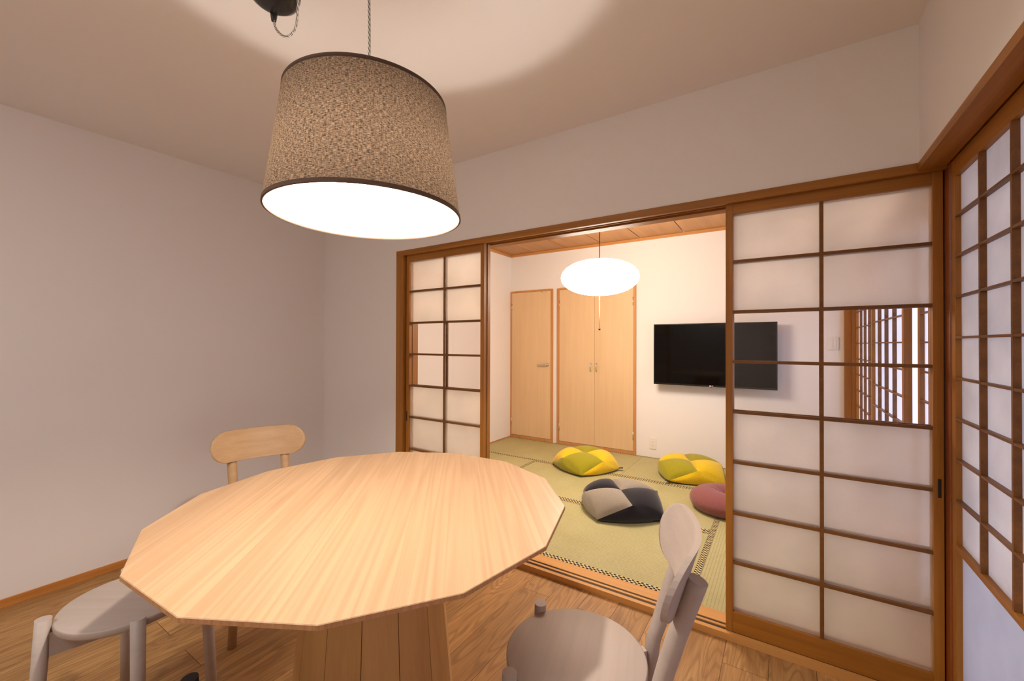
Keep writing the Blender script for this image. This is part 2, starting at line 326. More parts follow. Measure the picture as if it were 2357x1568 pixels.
def box(bm, x0, x1, y0, y1, z0, z1):
    v = [bm.verts.new((x, y, z)) for x in (x0, x1) for y in (y0, y1) for z in (z0, z1)]
    for f in ((0, 1, 3, 2), (4, 6, 7, 5), (0, 4, 5, 1), (2, 3, 7, 6), (0, 2, 6, 4), (1, 5, 7, 3)):
        bm.faces.new([v[i] for i in f])
    return v
def bx(*boxes):
    bm = bmesh.new()
    for b in boxes: box(bm, *b)
    return bm
def quad_bm(*quads):
    bm = bmesh.new()
    for q in quads: bm.faces.new([bm.verts.new(p) for p in q])
    return bm
def spline(pts, n):
    P = [Vector(p) for p in pts]; out = []
    for i in range(len(P)-1):
        a = P[i-1] if i else P[0]*2-P[1]; b, c = P[i], P[i+1]; d = P[i+2] if i+2 < len(P) else P[-1]*2-P[-2]
        for k in range(n):
            t = k/n; out.append(.5*((2*b)+(c-a)*t+(2*a-5*b+4*c-d)*t*t+(3*b-a-3*c+d)*t**3))
    out.append(P[-1]); return out
def tube(pts, rad, segs=20, n=6, straight=False, ref=Vector((1, 0, 0)), bm=None, flat=None):
    bm = bm or bmesh.new()
    P = [Vector(p) for p in pts] if straight else spline(pts, n)
    m_ = len(P); rings = []; uvl = bm.loops.layers.uv.verify()
    rr = (lambda i: rad) if not isinstance(rad, (list, tuple)) else (lambda i: rad[0]+(rad[1]-rad[0])*i/(m_-1))
    acc = [0]
    for i in range(1, m_): acc.append(acc[-1]+(P[i]-P[i-1]).length)
    for i in range(m_):
        d = (P[min(i+1, m_-1)]-P[max(i-1, 0)]).normalized()
        a = ref - d*ref.dot(d)
        if a.length < 1e-4: a = Vector((0, 1, 0)) - d*d.y
        a.normalize(); b = d.cross(a)
        rings.append([bm.verts.new(P[i]+(a*math.cos(2*PI*k/segs)+b*math.sin(2*PI*k/segs))*rr(i)) for k in range(segs)])
    for i in range(m_-1):
        for k in range(segs):
            f = bm.faces.new((rings[i][k], rings[i][(k+1) % segs], rings[i+1][(k+1) % segs], rings[i+1][k])); f.smooth = True
            for lp, (uu, vv) in zip(f.loops, ((k/segs, acc[i]), ((k+1)/segs, acc[i]), ((k+1)/segs, acc[i+1]), (k/segs, acc[i+1]))):
                lp[uvl].uv = (uu, vv)
    bm.faces.new(list(reversed(rings[0]))); bm.faces.new(rings[-1])
    return bm
def lathe(profile, segs=64, bm=None, cap0=False, cap1=False, shape=None, uv=False):
    bm = bm or bmesh.new(); rings = []; uvl = bm.loops.layers.uv.verify()
    for r, z in profile:
        rings.append([bm.verts.new((r*math.cos(2*PI*k/segs), r*math.sin(2*PI*k/segs), z)) for k in range(segs)])
    for i in range(len(profile)-1):
        for k in range(segs):
            f = bm.faces.new((rings[i][k], rings[i][(k+1) % segs], rings[i+1][(k+1) % segs], rings[i+1][k])); f.smooth = True
            for lp, (uu, vv) in zip(f.loops, ((k/segs, i), ((k+1)/segs, i), ((k+1)/segs, i+1), (k/segs, i+1))):
                lp[uvl].uv = (uu*1.5, vv/(len(profile)-1)*.3)
    if cap0: bm.faces.new(list(reversed(rings[0])))
    if cap1: bm.faces.new(rings[-1])
    return bm
def dup(root, loc, rz, label=None, group=None):
    r = root.copy(); COL.objects.link(r); r.location = loc; r.rotation_euler = (0, 0, rz)
    if label: r['label'] = label
    if group: r['group'] = group
    for ch in list(root.children):
        c = ch.copy(); COL.objects.link(c); c.parent = r
        for g in list(ch.children):
            d = g.copy(); COL.objects.link(d); d.parent = c
    return r

# ------------------------------------------------------------------ measured layout (metres)
D = 1.9386                      # front of the partition wall
DB = 2.075                      # its back, towards the tatami room
XL, XR = -3.0127, .389          # dining room side walls
YB = -1.45                      # wall behind the camera
ZC = 2.315                      # dining ceiling
ZT = .0289                      # sill top and tatami
KT, KB = 1.839, 1.806           # head beam top and underside
XJ = -2.1885                    # outer edge of the left jamb
TL, TR = -2.933, .431           # tatami room side walls
TY = 4.4908                     # its back wall
TC = 2.352                      # its ceiling
# ------------------------------------------------------------------ room shell
def struct(name, bm, mtl, label, cat, **k):
    return tag(obj(name, bm, mtl, **k), label, cat, kind='structure')
struct('floor', bx((XL-.1, .60, YB-.1, D, -.06, 0)), M['floor'], 'oak plank floor of the dining room under the table', 'floor')
struct('ceiling', bx((XL-.1, XR+.2, YB-.1, D+.01, ZC, ZC+.05)), M['ceiling'], 'plain white papered ceiling above the pendant lamp', 'ceiling')
struct('wall_left', bx((XL-.1, XL, YB-.1, D, 0, ZC)), M['wall'], 'plain white wall on the left behind the wooden chair', 'wall')
struct('wall_partition', bx((XL-.1, XJ, D, DB, 0, ZC+.12), (XJ, XR+.2, D, DB, KT, ZC+.12)), M['wall'],
       'white partition wall around and above the sliding door opening', 'wall')
struct('wall_right', bx((XR, XR+.2, YB, D, KT, ZC), (XR, XR+.2, YB, -1.15, 0, KT)), M['wall'], 'white wall above the window lattice on the right', 'wall')
struct('wall_behind', bx((XL-.1, .60, YB-.1, YB, 0, ZC)), M['wall'], 'plain white dining room wall opposite the sliding doors', 'wall')
struct('baseboard_left', bx((XL, XL+.008, YB, D, 0, .039)), M['base_y'], 'orange wood baseboard along the left wall', 'baseboard', bevel=.0015)
struct('baseboard_partition', bx((XL+.008, XJ, D-.008, D, 0, .039)), M['trim_x'], 'wood baseboard left of the sliding doors', 'baseboard', bevel=.0015)
# tatami room
struct('floor_tatami_base', bx((TL-.1, .60, DB-.06, TY+.1, -.06, -.02)), M['sill'], 'board floor beneath the tatami mats', 'floor')
struct('wall_tatami_back', bx((TL-.1, TR+.2, TY, TY+.08, -.02, TC)), M['wall'], 'white back wall of the tatami room behind the television', 'wall')
struct('wall_tatami_left', bx((TL-.1, TL, DB, TY, -.02, TC)), M['wall'], 'white left wall of the tatami room', 'wall')
struct('wall_tatami_right', bx((TR-.02, TR+.2, DB, TY, KT, TC)), M['wall'], 'white wall above the tatami room windows', 'wall')
bm = bmesh.new(); xs = [TL] + [-2.585+.4365*i for i in range(7)] + [TR+.2]
for a, b in zip(xs[:-1], xs[1:]): box(bm, a+.0045, b-.0045, DB-.12, TY, TC, TC+.012)
box(bm, TL-.1, TR+.2, DB-.12, TY, TC+.034, TC+.06)
struct('ceiling_tatami', bm, M['board'], 'brown board ceiling of the tatami room with dark joints', 'ceiling')
struct('trim_1', bx((TL, TR, TY-.016, TY, TC-.03, TC)), M['trim_x'], 'wood crown strip along the top of the tatami back wall', 'trim', bevel=.002)
struct('trim_2', bx((TL, TL+.016, DB, TY-.016, TC-.03, TC)), M['trim_y'], 'wood crown strip along the top of the tatami left wall', 'trim', bevel=.002)
struct('trim_3', bx((TL, TL+.006, DB, TY-.012, ZT, ZT+.012)), M['trim_y'], 'thin wood strip at the foot of the tatami left wall', 'trim')
# opening frame
box_lips = ((XJ, .455, D-.005, DB, 1.824, KT), (XJ, .455, D-.005, 1.9545, KB, 1.824), (XJ, .455, 1.9855, 1.989, KB+.003, 1.824), (XJ, .455, 2.017, DB, KB, 1.824))
struct('trim_4', bx(*box_lips), M['frame_x'], 'grooved brown wood head beam over the sliding doors', 'head beam')
struct('trim_5', bx((XJ, -2.1245, D-.005, DB, 0, KB)), M['frame_v'], 'brown wood jamb at the left end of the sliding doors', 'jamb', bevel=.002)
sill = struct('trim_6', bx((XJ, .455, D-.003, 1.9575, .001, ZT), (XJ, .455, 1.9575, 1.976, .001, ZT-.012), (XJ, .455, 1.976, 1.9905, .001, ZT), (XJ, .455, 1.9905, 2.0045, .001, ZT-.012), (XJ, .455, 2.0045, 2.078, .001, ZT)),
              M['sill'], 'wooden door sill with two dark sliding tracks', 'sill')
for y0, y1 in ((1.959, 1.974), (1.9915, 2.0035)):
    obj('track_strip', bx((-2.1235, .4535, y0, y1, ZT-.0119, ZT-.004)), M['groove'], sill)['label'] = 'dark track strip'
struct('trim_7', bx((.455, .56, 1.914, 2.09, 0, KT)), M['post'], 'reddish brown corner post between sliding doors and window', 'post', bevel=.004)

# ------------------------------------------------------------------ lattice sliding doors
MZ = (1.5655, 1.3565, 1.1485, .94, .7315, .52, .316)
def shoji(idx, x0, x1, y0, label, cx=None, pull=None):
    w, y1 = .0265, y0+.027
    cx = cx or (x0+x1)/2
    root = thing('door_%d' % idx, label, 'sliding door', ((x0+x1)/2, y0, ZT+.001), kind='structure', group='lattice glass sliding doors')
    ox, oy, oz = root.location
    T = lambda b: (b[0]-ox, b[1]-ox, b[2]-oy, b[3]-oy, b[4]-oz, b[5]-oz)
    zb, zt = ZT+.001, 1.819
    for a, b in ((x0, x0+w), (x1-w, x1)):
        obj('stile', bx(T((a, b, y0, y1, zb, zt))), M['frame_v'], root, bevel=.0012)
    obj('top_rail', bx(T((x0+w, x1-w, y0+.001, y1-.001, 1.764, zt))), M['frame_x'], root, bevel=.001)
    obj('bottom_rail', bx(T((x0+w, x1-w, y0+.001, y1-.001, zb, .113))), M['frame_x'], root, bevel=.001)
    lat = bmesh.new()
    for z in MZ: box(lat, *T((x0+w, x1-w, y0+.0005, y0+.0125, z-.0058, z+.0058)))
    box(lat, *T((cx-.006, cx+.006, y0+.0012, y0+.0115, .113, 1.764)))
    obj('lattice', lat, M['lat_x'], root)
    yg = y0+.0145; q = []; qc = []
    for a, b in ((x0+w, cx), (cx, x1-w)):
        for z0, z1 in ((.113, MZ[3]), (MZ[1], 1.764)):
            q.append([(a-ox, yg-oy, z0-oz), (b-ox, yg-oy, z0-oz), (b-ox, yg-oy, z1-oz), (a-ox, yg-oy, z1-oz)])
        qc.append([(a-ox, yg-oy, MZ[3]-oz), (b-ox, yg-oy, MZ[3]-oz), (b-ox, yg-oy, MZ[1]-oz), (a-ox, yg-oy, MZ[1]-oz)])
    obj('frosted_pane', quad_bm(*q), M['frost_door'], root)['label'] = 'frosted glass panes'
    obj('clear_pane', quad_bm(*qc), M['clear'], root)['label'] = 'clear glass panes'
    # beads behind the glass
    bd = bmesh.new()
    for z in MZ: box(bd, *T((x0+w, x1-w, yg+.0012, yg+.006, z-.004, z+.004)))
    obj('bead', bd, M['lat_x'], root)
    if pull is not None:
        px, pz = pull
        bmh = bx(T((px-.0045, px+.0045, y0-.0008, y0+.004, pz-.032, pz+.032)))
        obj('finger_pull', bmh, M['black'], root, bevel=.001)['label'] = 'black recessed finger pull'
    return root
shoji(1, -2.1145, -1.4668, 1.957, 'sliding lattice door at the left end of the opening, nearer one', cx=-1.779, pull=(-2.1065, .735))
shoji(2, -2.1145, -1.4630, 1.9885, 'sliding lattice door stacked behind the left one', cx=-1.785)
shoji(3, -.2020, .4510, 1.957, 'sliding lattice door at the right beside the window, nearer one', cx=.1225, pull=(.4399, .740))
shoji(4, -.2010, .4515, 1.9885, 'sliding lattice door stacked behind the right one', cx=.1225)

# ------------------------------------------------------------------ lattice windows
def lattice_window(idx, xf, y0, y1, label, rows, ztop, zrail, kick=None, glass='frost_win', nv=4, dirn=1, depth=.0145, zbot=.03):
    """a panel in a plane x = xf; y0 > y1; front faces -x"""
    root = thing('window_%d' % idx, label, 'window', (xf, (y0+y1)/2, zbot), kind='structure', group='lattice window panels')
    ox, oy, oz = root.location
    T = lambda b: (b[0]-ox, b[1]-ox, b[2]-oy, b[3]-oy, b[4]-oz, b[5]-oz)
    xb, sw = xf+.03, .034
    for a, b in ((y0-sw, y0), (y1, y1+sw)):
        obj('stile', bx(T((xf, xb, a, b, zbot, 1.815))), M['frame_v'], root, bevel=.001)
    ya, yb = y1+sw, y0-sw
    obj('top_rail', bx(T((xf, xb, ya, yb, ztop, 1.815))), M['frame_y'], root, bevel=.001)
    obj('middle_rail', bx(T((xf, xb, ya, yb, zrail-.020, zrail))), M['frame_y'], root, bevel=.001)
    obj('bottom_rail', bx(T((xf, xb, ya, yb, zbot, zbot+.05))), M['frame_y'], root, bevel=.001)
    h = bmesh.new()
    for z in rows: box(h, *T((xf, xf+depth-.001, ya, yb, z-.0035, z+.0035)))
    pitch = (yb-ya)/(nv+1)
    for k in range(1, nv+1):
        yy = yb-pitch*k
        box(h, *T((xf-.0006, xf+depth-.0008, yy-.0045, yy+.0045, zrail, ztop)))
    obj('lattice', h, M['lat_y'], root)
    xg = xf+depth
    def pane(z0, z1): return [(xg-ox, yb-oy, z0-oz), (xg-ox, ya-oy, z0-oz), (xg-ox, ya-oy, z1-oz), (xg-ox, yb-oy, z1-oz)]
    obj('frosted_pane', quad_bm(pane(zrail, ztop)), M[glass], root)['label'] = 'frosted glass'
    if kick: obj('kick_board', bx(T((xf+.006, xf+.02, ya, yb, zbot+.05, zrail-.02))), M['frame_y'], root)['label'] = 'dark wood kick board'
    else: obj('lower_pane', quad_bm(pane(zbot+.05, zrail-.020)), M['frost_low'], root)['label'] = 'plain frosted lower pane'
    return root
ROWS = [.730+.1288*i for i in range(8)]
lattice_window(1, .458, 1.909, .862, 'lattice window panel in the dining room beside the right sliding door', ROWS, 1.759, .591)
lattice_window(2, .492, .892, -.140, 'second lattice window panel of the dining room, outer track', ROWS, 1.759, .591)
lattice_window(3, .458, -.110, -1.150, 'last lattice window panel of the dining room beside the end wall', ROWS, 1.759, .591)
struct('trim_8', bx((XR-.004, .451, -1.15, D-.005, 1.812, KT), (.451, .589, -1.15, 1.914, 1.824, KT), (.485, .489, -1.15, 1.914, 1.815, 1.824)), M['frame_y'],
       'deep brown wood head board over the dining room window', 'head board')
struct('trim_9', bx((.43, .56, -1.15, 1.914, .001, .03)), M['frame_y'], 'wooden window sill along the dining room floor', 'sill')
ROWT = [.475+.1262*i for i in range(11)]
GT = dict(glass='frost_tat', kick=True, depth=.016)
lattice_window(4, .500, 4.405, 3.395, 'lattice window panel of the tatami room next to the back wall post', ROWT[:10], 1.74, .40, nv=4, **GT)
lattice_window(5, .462, 3.415, 2.575, 'lattice window panel in the middle of the tatami room window', ROWT[:10], 1.74, .40, nv=3, **GT)
lattice_window(6, .500, 2.530, 2.092, 'narrow lattice window panel of the tatami room nearest the sliding doors', ROWT[:10], 1.74, .40, nv=1, **GT)
struct('trim_10', bx((TR, .477, TY-.045, TY, ZT, KT)), M['frame_v'], 'wood post at the right end of the tatami back wall', 'post', bevel=.002)
struct('trim_11', bx((TR-.02, .56, 2.09, TY-.045, KT-.04, KT)), M['frame_y'], 'wood head board over the tatami room windows', 'head board')
struct('trim_12', bx((.441, .56, 2.09, TY-.045, -.02, .030)), M['frame_y'], 'wood sill under the tatami room windows', 'sill')
struct('trim_13', bx((.477, .56, 4.405, TY, -.02, KT)), M['frame_v'], 'dark jamb at the far end of the tatami room windows', 'jamb')

struct('sky_blocker', bx((.59, 1.75, -1.6, 2.05, 2.02, 2.10)), M['frame_y'], 'unseen overhang added outside to shade the dining room window', 'sky blocker')  # unseen overhang, added to keep sky light off the upper panes
# ------------------------------------------------------------------ closet doors on the tatami back wall
def frame_bm(x0, x1, zt, tl, tr, tt, y0):
    return bx((x0, x0+tl, y0, TY+.02, ZT, zt), (x1-tr, x1, y0, TY+.02, ZT, zt), (x0+tl, x1-tr, y0, TY+.02, zt-tt, zt), (x0+tl, x1-tr, y0, TY+.02, ZT, ZT+.032))
struct('trim_14', frame_bm(TL+.001, -2.323, 1.882, .016, .030, .022, TY-.013), M['trim_z'], 'wood frame around the single closet door', 'door frame', bevel=.001)
struct('trim_15', frame_bm(-2.269, -1.322, 1.880, .030, .030, .022, TY-.013), M['trim_z'], 'wood frame around the double closet doors', 'door frame', bevel=.001)
def leaf(idx, x0, x1, label):
    r = thing('door_%d' % idx, label, 'door', ((x0+x1)/2, TY, ZT+.034), kind='structure')
    obj('leaf', bx((x0-(x0+x1)/2, x1-(x0+x1)/2, -.009, .0, .004, 1.8265-.001)), M['ply'], r, bevel=.001)
    return r
def hinges(r, x):
    for z in (.17, 1.62):
        h = bmesh.new(); tube([(x, -.011, z-.045), (x, -.011, z+.045)], .0045, 10, straight=True, bm=h); obj('hinge', h, M['chrome'], r)
d5 = leaf(5, -2.9145, -2.3545, 'single pale plywood closet door in the tatami room corner'); hinges(d5, -.279)
hx = -2.40-d5.location.x; hz = .962-d5.location.z
h = lathe([(.0, 0), (.021, 0), (.021, .006), (.019, .008), (0, .008)], 24); bmesh.ops.rotate(h, verts=h.verts, matrix=Matrix.Rotation(PI/2, 3, 'X')); bmesh.ops.translate(h, verts=h.verts, vec=(hx, -.0095, hz))
tube([(hx, -.014, hz), (hx, -.045, hz)], .008, 14, straight=True, bm=h)
tube([(hx+.004, -.045, hz), (hx-.03, -.047, hz), (hx-.115, -.045, hz)], .0078, 14, bm=h)
obj('lever_handle', h, M['chrome'], d5, smooth=True)['label'] = 'brushed steel lever handle'
h = bx((.165, .225, -.016, -.009, 1.785, 1.797)); tube([(.165, -.020, 1.791), (.185, -.020, 1.791)], .009, 12, straight=True, bm=h)
obj('catch', h, M['chrome'], d5, bevel=.001)['label'] = 'small steel door catch'
d6 = leaf(6, -2.2375, -1.7955, 'left leaf of the double plywood closet doors'); hinges(d6, -.220)
d7 = leaf(7, -1.7930, -1.3535, 'right leaf of the double plywood closet doors'); hinges(d7, .219)
for r, x in ((d6, -1.836), (d7, -1.768)):
    hx = x-r.location.x; hz = .952-r.location.z
    h = tube([(hx, -.008, hz-.048), (hx, -.024, hz-.034), (hx, -.033, hz), (hx, -.024, hz+.034), (hx, -.008, hz+.048)], .0048, 12)
    obj('bow_handle', h, M['chrome'], r)['label'] = 'steel bow handle'

# ------------------------------------------------------------------ tatami mats
def tatami(x0, x1, y0, y1, label):
    lx, ly = x1-x0, y1-y0
    r = thing('tatami_mat', label, 'tatami mat', (x0, y0, 0), group='tatami mats'); g = .0008; w = .034
    ax = 'X' if lx > ly else 'Y'
    b = bx((g, lx-g, g, ly-g, -.0195, ZT-.0012))
    obj('mat_body', b, M['tat_x' if ax == 'X' else 'tat_y'], r)
    for e in (0, 1):
        if ax == 'X': q = (g, lx-g, g if e == 0 else ly-w, w if e == 0 else ly-g)
        else: q = (g if e == 0 else lx-w, w if e == 0 else lx-g, g, ly-g)
        obj('border', bx((*q, -.015, ZT)), M['heri'], r)['label'] = 'black and cream checked border'
    return r
y1_, y2_, y3_ = 2.0795, 2.912, 3.713
tatami(TL, -1.2445, y3_, TY, 'tatami mat at the back in front of the closet doors')
tatami(-1.2445, .440, y3_, TY, 'tatami mat at the back under the television')
tatami(TL, -2.102, y1_, y3_, 'tatami mat along the left wall, behind the left sliding door')
tatami(-.3925, .440, y1_, y3_, 'tatami mat along the tatami room windows, behind the right sliding door')
tatami(-2.102, -.3925, y2_, y3_, 'middle tatami mat behind the grey and charcoal cushion')
tatami(-2.102, -.3925, y1_, y2_, 'front tatami mat bordering the door sill')

# ------------------------------------------------------------------ television, outlet, switch
tv = thing('television', 'black flat television mounted on the tatami back wall', 'television', (-.5737, 4.372, 1.1177))
obj('housing', bx((-.5337, .5337, -.012, .030, -.3045, .3045), (-.40, .40, .030, .055, -.22, .18)), M['tv_body'], tv, bevel=.003)
obj('screen', bx((-.524, .524, -.0128, -.011, -.288, .2965)), M['screen'], tv)['label'] = 'glossy dark screen'
obj('wall_bracket', bx((-.12, .12, .055, .075, -.13, .13), (-.05, .05, .075, .112, -.05, .05), (-.14, .14, .108, TY-4.372-.0005, -.15, .15)), M['black_plastic'], tv)
lg = bmesh.new(); bmesh.ops.create_circle(lg, cap_ends=True, radius=.0062, segments=24); bmesh.ops.rotate(lg, verts=lg.verts, matrix=Matrix.Rotation(PI/2, 3, 'X')); bmesh.ops.translate(lg, verts=lg.verts, vec=(-.0085, -.0135, -.2965))
lo = obj('logo_disc', lg, M['logo_white'], tv)
tc = bpy.data.curves.new('logo_text', 'FONT'); tc.body = 'LG'; tc.size = .0145; tc.extrude = .0004; tc.materials.append(M['logo_white'])
tmp = bpy.data.objects.new('lettering_curve', tc); COL.objects.link(tmp)
me_ = bpy.data.meshes.new_from_object(tmp.evaluated_get(bpy.context.evaluated_depsgraph_get())); bpy.data.objects.remove(tmp)
to = bpy.data.objects.new('logo_lettering', me_); COL.objects.link(to); to.parent = tv; to.location = (.0005, -.0135, -.3017); to.rotation_euler = (PI/2, 0, 0)
obj('status_light', bx((-.009, .011, -.008, .0, -.3115, -.3045)), M['logo_red'], tv)['label'] = 'small dark red sensor tab'
ol = thing('power_outlet', 'white double power outlet low on the tatami back wall', 'outlet', (-1.1475, TY, .176))
obj('cover_plate', bx((-.035, .035, -.007, 0, -.059, .059)), M['white_plastic'], ol, bevel=.003)
for z in (-.018, .018):
    sk = obj('socket', bx((-.017, .017, -.0088, -.006, z-.013, z+.013)), M['white_plastic'], ol, bevel=.001)
    obj('slot', bx((-.0075, -.0055, -.0092, -.008, z-.005, z+.005), (.0055, .0075, -.0092, -.008, z-.004, z+.004)), M['slot'], sk)
sw = thing('wall_switch', 'white wall switch plate on the tatami back wall, right of the television', 'switch', (.359, TY, 1.2295))
obj('cover_plate', bx((-.039, .039, -.010, 0, -.056, .056)), M['white_plastic'], sw, bevel=.004)
obj('rocker', bx((-.022, -.001, -.0135, -.009, -.042, .042), (.001, .022, -.0135, -.009, -.042, .042)), M['white_plastic'], sw, bevel=.001)

# ------------------------------------------------------------------ round paper lamp
wl = thing('paper_pendant_lamp', 'lit flattened white paper lamp hanging in the tatami room', 'pendant lamp', (-1.200, 3.10, 1.738))
a, c = .298, .136
prof = [(max(.012, a*math.cos(t)**.88), c*math.sin(t)) for t in [(-PI/2+.03)+(PI-.06)*i/40 for i in range(41)]]
prof = [(r+.0012*math.cos(i*PI), z) for i, (r, z) in enumerate(prof)]
obj('paper_shade', lathe(prof, 64, cap0=True, cap1=True), M['washi'], wl)
obj('cord', tube([(0, 0, .134), (0, 0, TC-1.738)], .0032, 10, straight=True), M['dark_cord'], wl)
obj('ceiling_cap', lathe([(.0, TC-1.738-.03), (.03, TC-1.738-.03), (.045, TC-1.738)], 24), M['white_plastic'], wl)
obj('pull_string', tube([(0, 0, -.134), (0, 0, -.395)], .0022, 8, straight=True), M['white_cord'], wl)
obj('pull_knob', lathe([(.001, -.412), (.007, -.409), (.008, -.403), (.006, -.397), (.003, -.394)], 14, cap0=True, cap1=True), M['black_plastic'], wl)

# ------------------------------------------------------------------ dining pendant lamp
LX, LY, LB, LT = -.913, .710, 1.553, 1.847
pl = thing('pendant_lamp', 'brown cloth drum pendant lamp hanging over the dining table', 'pendant lamp', (LX, LY, LB))
HH = LT-LB; r1, r2 = .2405, .2005
n_ = 24
obj('cloth_shade', lathe([(r1+(r2-r1)*i/n_, HH*i/n_) for i in range(n_+1)], 128), M['shade'], pl)
obj('shade_lining', lathe([(r1-.002+(r2-r1)*i/n_, .001+(HH-.002)*i/n_) for i in range(n_+1)], 128), M['lining'], pl)['label'] = 'white inner lining'
for nm, r, z in (('rim_band', r1, 0), ('rim_band', r2, HH)):
    s = 1 if z == 0 else -1
    obj(nm, lathe([(r+.0012, z), (r+.0012-.0007*s, z+.009*s), (r-.002, z+.009*s), (r-.003, z-.001*s), (r+.0012, z)], 128), M['rim'], pl)['label'] = 'dark cloth edge band'
bl = obj('bulb', lathe([(.001, -.062), (.016, -.058), (.028, -.045), (.034, -.026), (.0338, -.016)], 32, cap0=True), M['bulb'], pl, smooth=True); bl.location = (0, 0, .170)
bb = obj('bulb_base', lathe([(.0338, -.016), (.030, .001), (.022, .020), (.0145, .034)], 32), M['white_plastic'], pl, smooth=True); bb.location = (0, 0, .170)
so = obj('lamp_holder', lathe([(.0135, .033), (.020, .036), (.021, .085), (.012, .100), (.004, .104)], 24, cap0=True, cap1=True), M['black_plastic'], pl, smooth=True); so.location = (0, 0, .170)
sp = bmesh.new(); zs_ = HH-.03
for k in range(3):
    an = 2*PI*k/3+.5
    tube([(.02*math.cos(an), .02*math.sin(an), zs_-.04), ((r2+.001)*math.cos(an), (r2+.001)*math.sin(an), zs_+.02)], .0022, 8, straight=True, bm=sp)
obj('spider_ring', sp, M['white_plastic'], pl)
zc_ = ZC-LB
obj('cord', tube([(0, 0, .272), (.0012, .001, .45), (-.001, .0, .62), (0, 0, zc_-.02)], .0034, 12), M['braid'], pl)
hk = tube([(0, 0, zc_), (0, 0, zc_-.018), (.008, 0, zc_-.03), (0, 0, zc_-.038), (-.008, 0, zc_-.030)], .003, 10)
obj('ceiling_hook', hk, M['black_plastic'], pl)
cx_, cy_ = -1.268-LX, .648-LY
cn = lathe([(.001, -.090), (.026, -.0893), (.047, -.085), (.062, -.074), (.070, -.055), (.0735, -.026), (.074, 0)], 48, cap0=True)
can = obj('ceiling_canopy', cn, M['black_plastic'], pl, smooth=True); can.location = (cx_, cy_, zc_)
nub = obj('cord_grip', lathe([(.011, .0), (.009, -.014), (.0065, -.028), (.004, -.030)], 20, cap1=True), M['black_plastic'], can, smooth=True); nub.location = (-.040, .020, -.080)
q0 = Vector((cx_-.040, cy_+.020, zc_-.108))
obj('cord_slack', tube([q0, q0+Vector((.004, .006, -.022)), q0+Vector((.026, .014, -.046)), q0+Vector((.052, .022, -.050)), q0+Vector((.078, .026, -.028)), q0+Vector((.098, .020, .020)), q0+Vector((.130, .012, .060)), Vector((-.06, -.01, zc_-.055)), Vector((-.008, 0, zc_-.034))], .0034, 12, n=8), M['braid'], pl)

# ------------------------------------------------------------------ round fill light, added out of view behind the camera to raise the ambient light
cl = thing('fill_light', 'added round fill light, unseen, near the end of the dining room behind the camera', 'fill light', (-1.35, -.85, ZC))
obj('base_ring', lathe([(.27, 0), (.27, -.03), (.255, -.045), (.255, -.03), (.05, -.02)], 48), M['white_plastic'], cl)
obj('diffuser', lathe([(.255, -.032), (.24, -.055), (.16, -.072), (.002, -.078)], 48, cap1=True), M['fill_glow'], cl)
# ------------------------------------------------------------------ dining table
TXC, TYC, TROT = -1.09202, .88744, -1.74489
tb = thing('dining_table', 'pale wood dining table with a many-sided round top on a slatted pedestal', 'table', (TXC, TYC, 0))
def gon(r, z, bm): return [bm.verts.new((r*math.cos(TROT-2*PI*i/14), r*math.sin(TROT-2*PI*i/14), z)) for i in range(14)][::-1]
bm = bmesh.new(); t0 = gon(.600, .7185, bm); t1 = gon(.5985, .72, bm); b0 = gon(.600, .7095, bm); u0 = gon(.545, .692, bm)
bm.faces.new(t1)
for A, B in ((t0, t1),):
    for i in range(14): bm.faces.new((A[i], A[(i+1) % 14], B[(i+1) % 14], B[i]))
bm.faces.new(list(reversed(u0)))
for i in range(14):
    bm.faces.new((u0[i], u0[(i+1) % 14], b0[(i+1) % 14], b0[i]))
for i in range(14):
    f = bm.faces.new((b0[i], b0[(i+1) % 14], t0[(i+1) % 14], t0[i])); f.material_index = 1
top = obj('tabletop', bm, M['table'], tb); top.data.materials.append(M['table_edge'])
for i in range(14):
    a0 = TROT-2*PI*(i+.5)/14; half = PI/14
    bm = bmesh.new(); vs = []
    for r, z in ((.2575, .001), (.192, .692)):
        for s in (-1, 1):
            for dr in (0, -.02):
                ang = a0+s*(half-.0035); vs.append(bm.verts.new(((r+dr)*math.cos(ang), (r+dr)*math.sin(ang), z)))
    for f in ((0, 2, 6, 4), (1, 5, 7, 3), (0, 4, 5, 1), (2, 3, 7, 6), (0, 1, 3, 2), (4, 6, 7, 5)): bm.faces.new([vs[k] for k in f])
    bmesh.ops.recalc_face_normals(bm, faces=bm.faces)
    obj('pedestal_slat', bm, M['pedestal'], tb, bevel=.0012)

# ------------------------------------------------------------------ chairs and stools (front = +x)
def seat_bm(r=.1755, z=.44, th=.0225):
    return lathe([(.001, z-th), (r-.006, z-th), (r-.002, z-th+.002), (r, z-th+.006), (r, z-.004), (r-.0015, z-.001), (r-.004, z), (.001, z)], 72, cap0=True, cap1=True)
def leg_bm(x, y, ztop=.457, splay=1.13, r=(.0155, .0172)):
    a = Vector((x*splay, y*splay, .0005)); b = Vector((x, y, ztop))
    return tube([a, b], r, 28, straight=True)
def rail_bm(p, q, zt, h_, w=.021):
    d = (Vector(q)-Vector(p)); n = Vector((-d.y, d.x, 0)).normalized()*w/2
    bm = bmesh.new(); v = []
    for P in (p, q):
        for s in (-1, 1):
            for z in (zt-h_, zt): v.append(bm.verts.new((P[0]+n.x*s, P[1]+n.y*s, z)))
    for f in ((0, 1, 3, 2), (4, 6, 7, 5), (0, 4, 5, 1), (2, 3, 7, 6), (0, 2, 6, 4), (1, 5, 7, 3)): bm.faces.new([v[k] for k in f])
    bmesh.ops.recalc_face_normals(bm, faces=bm.faces); return bm
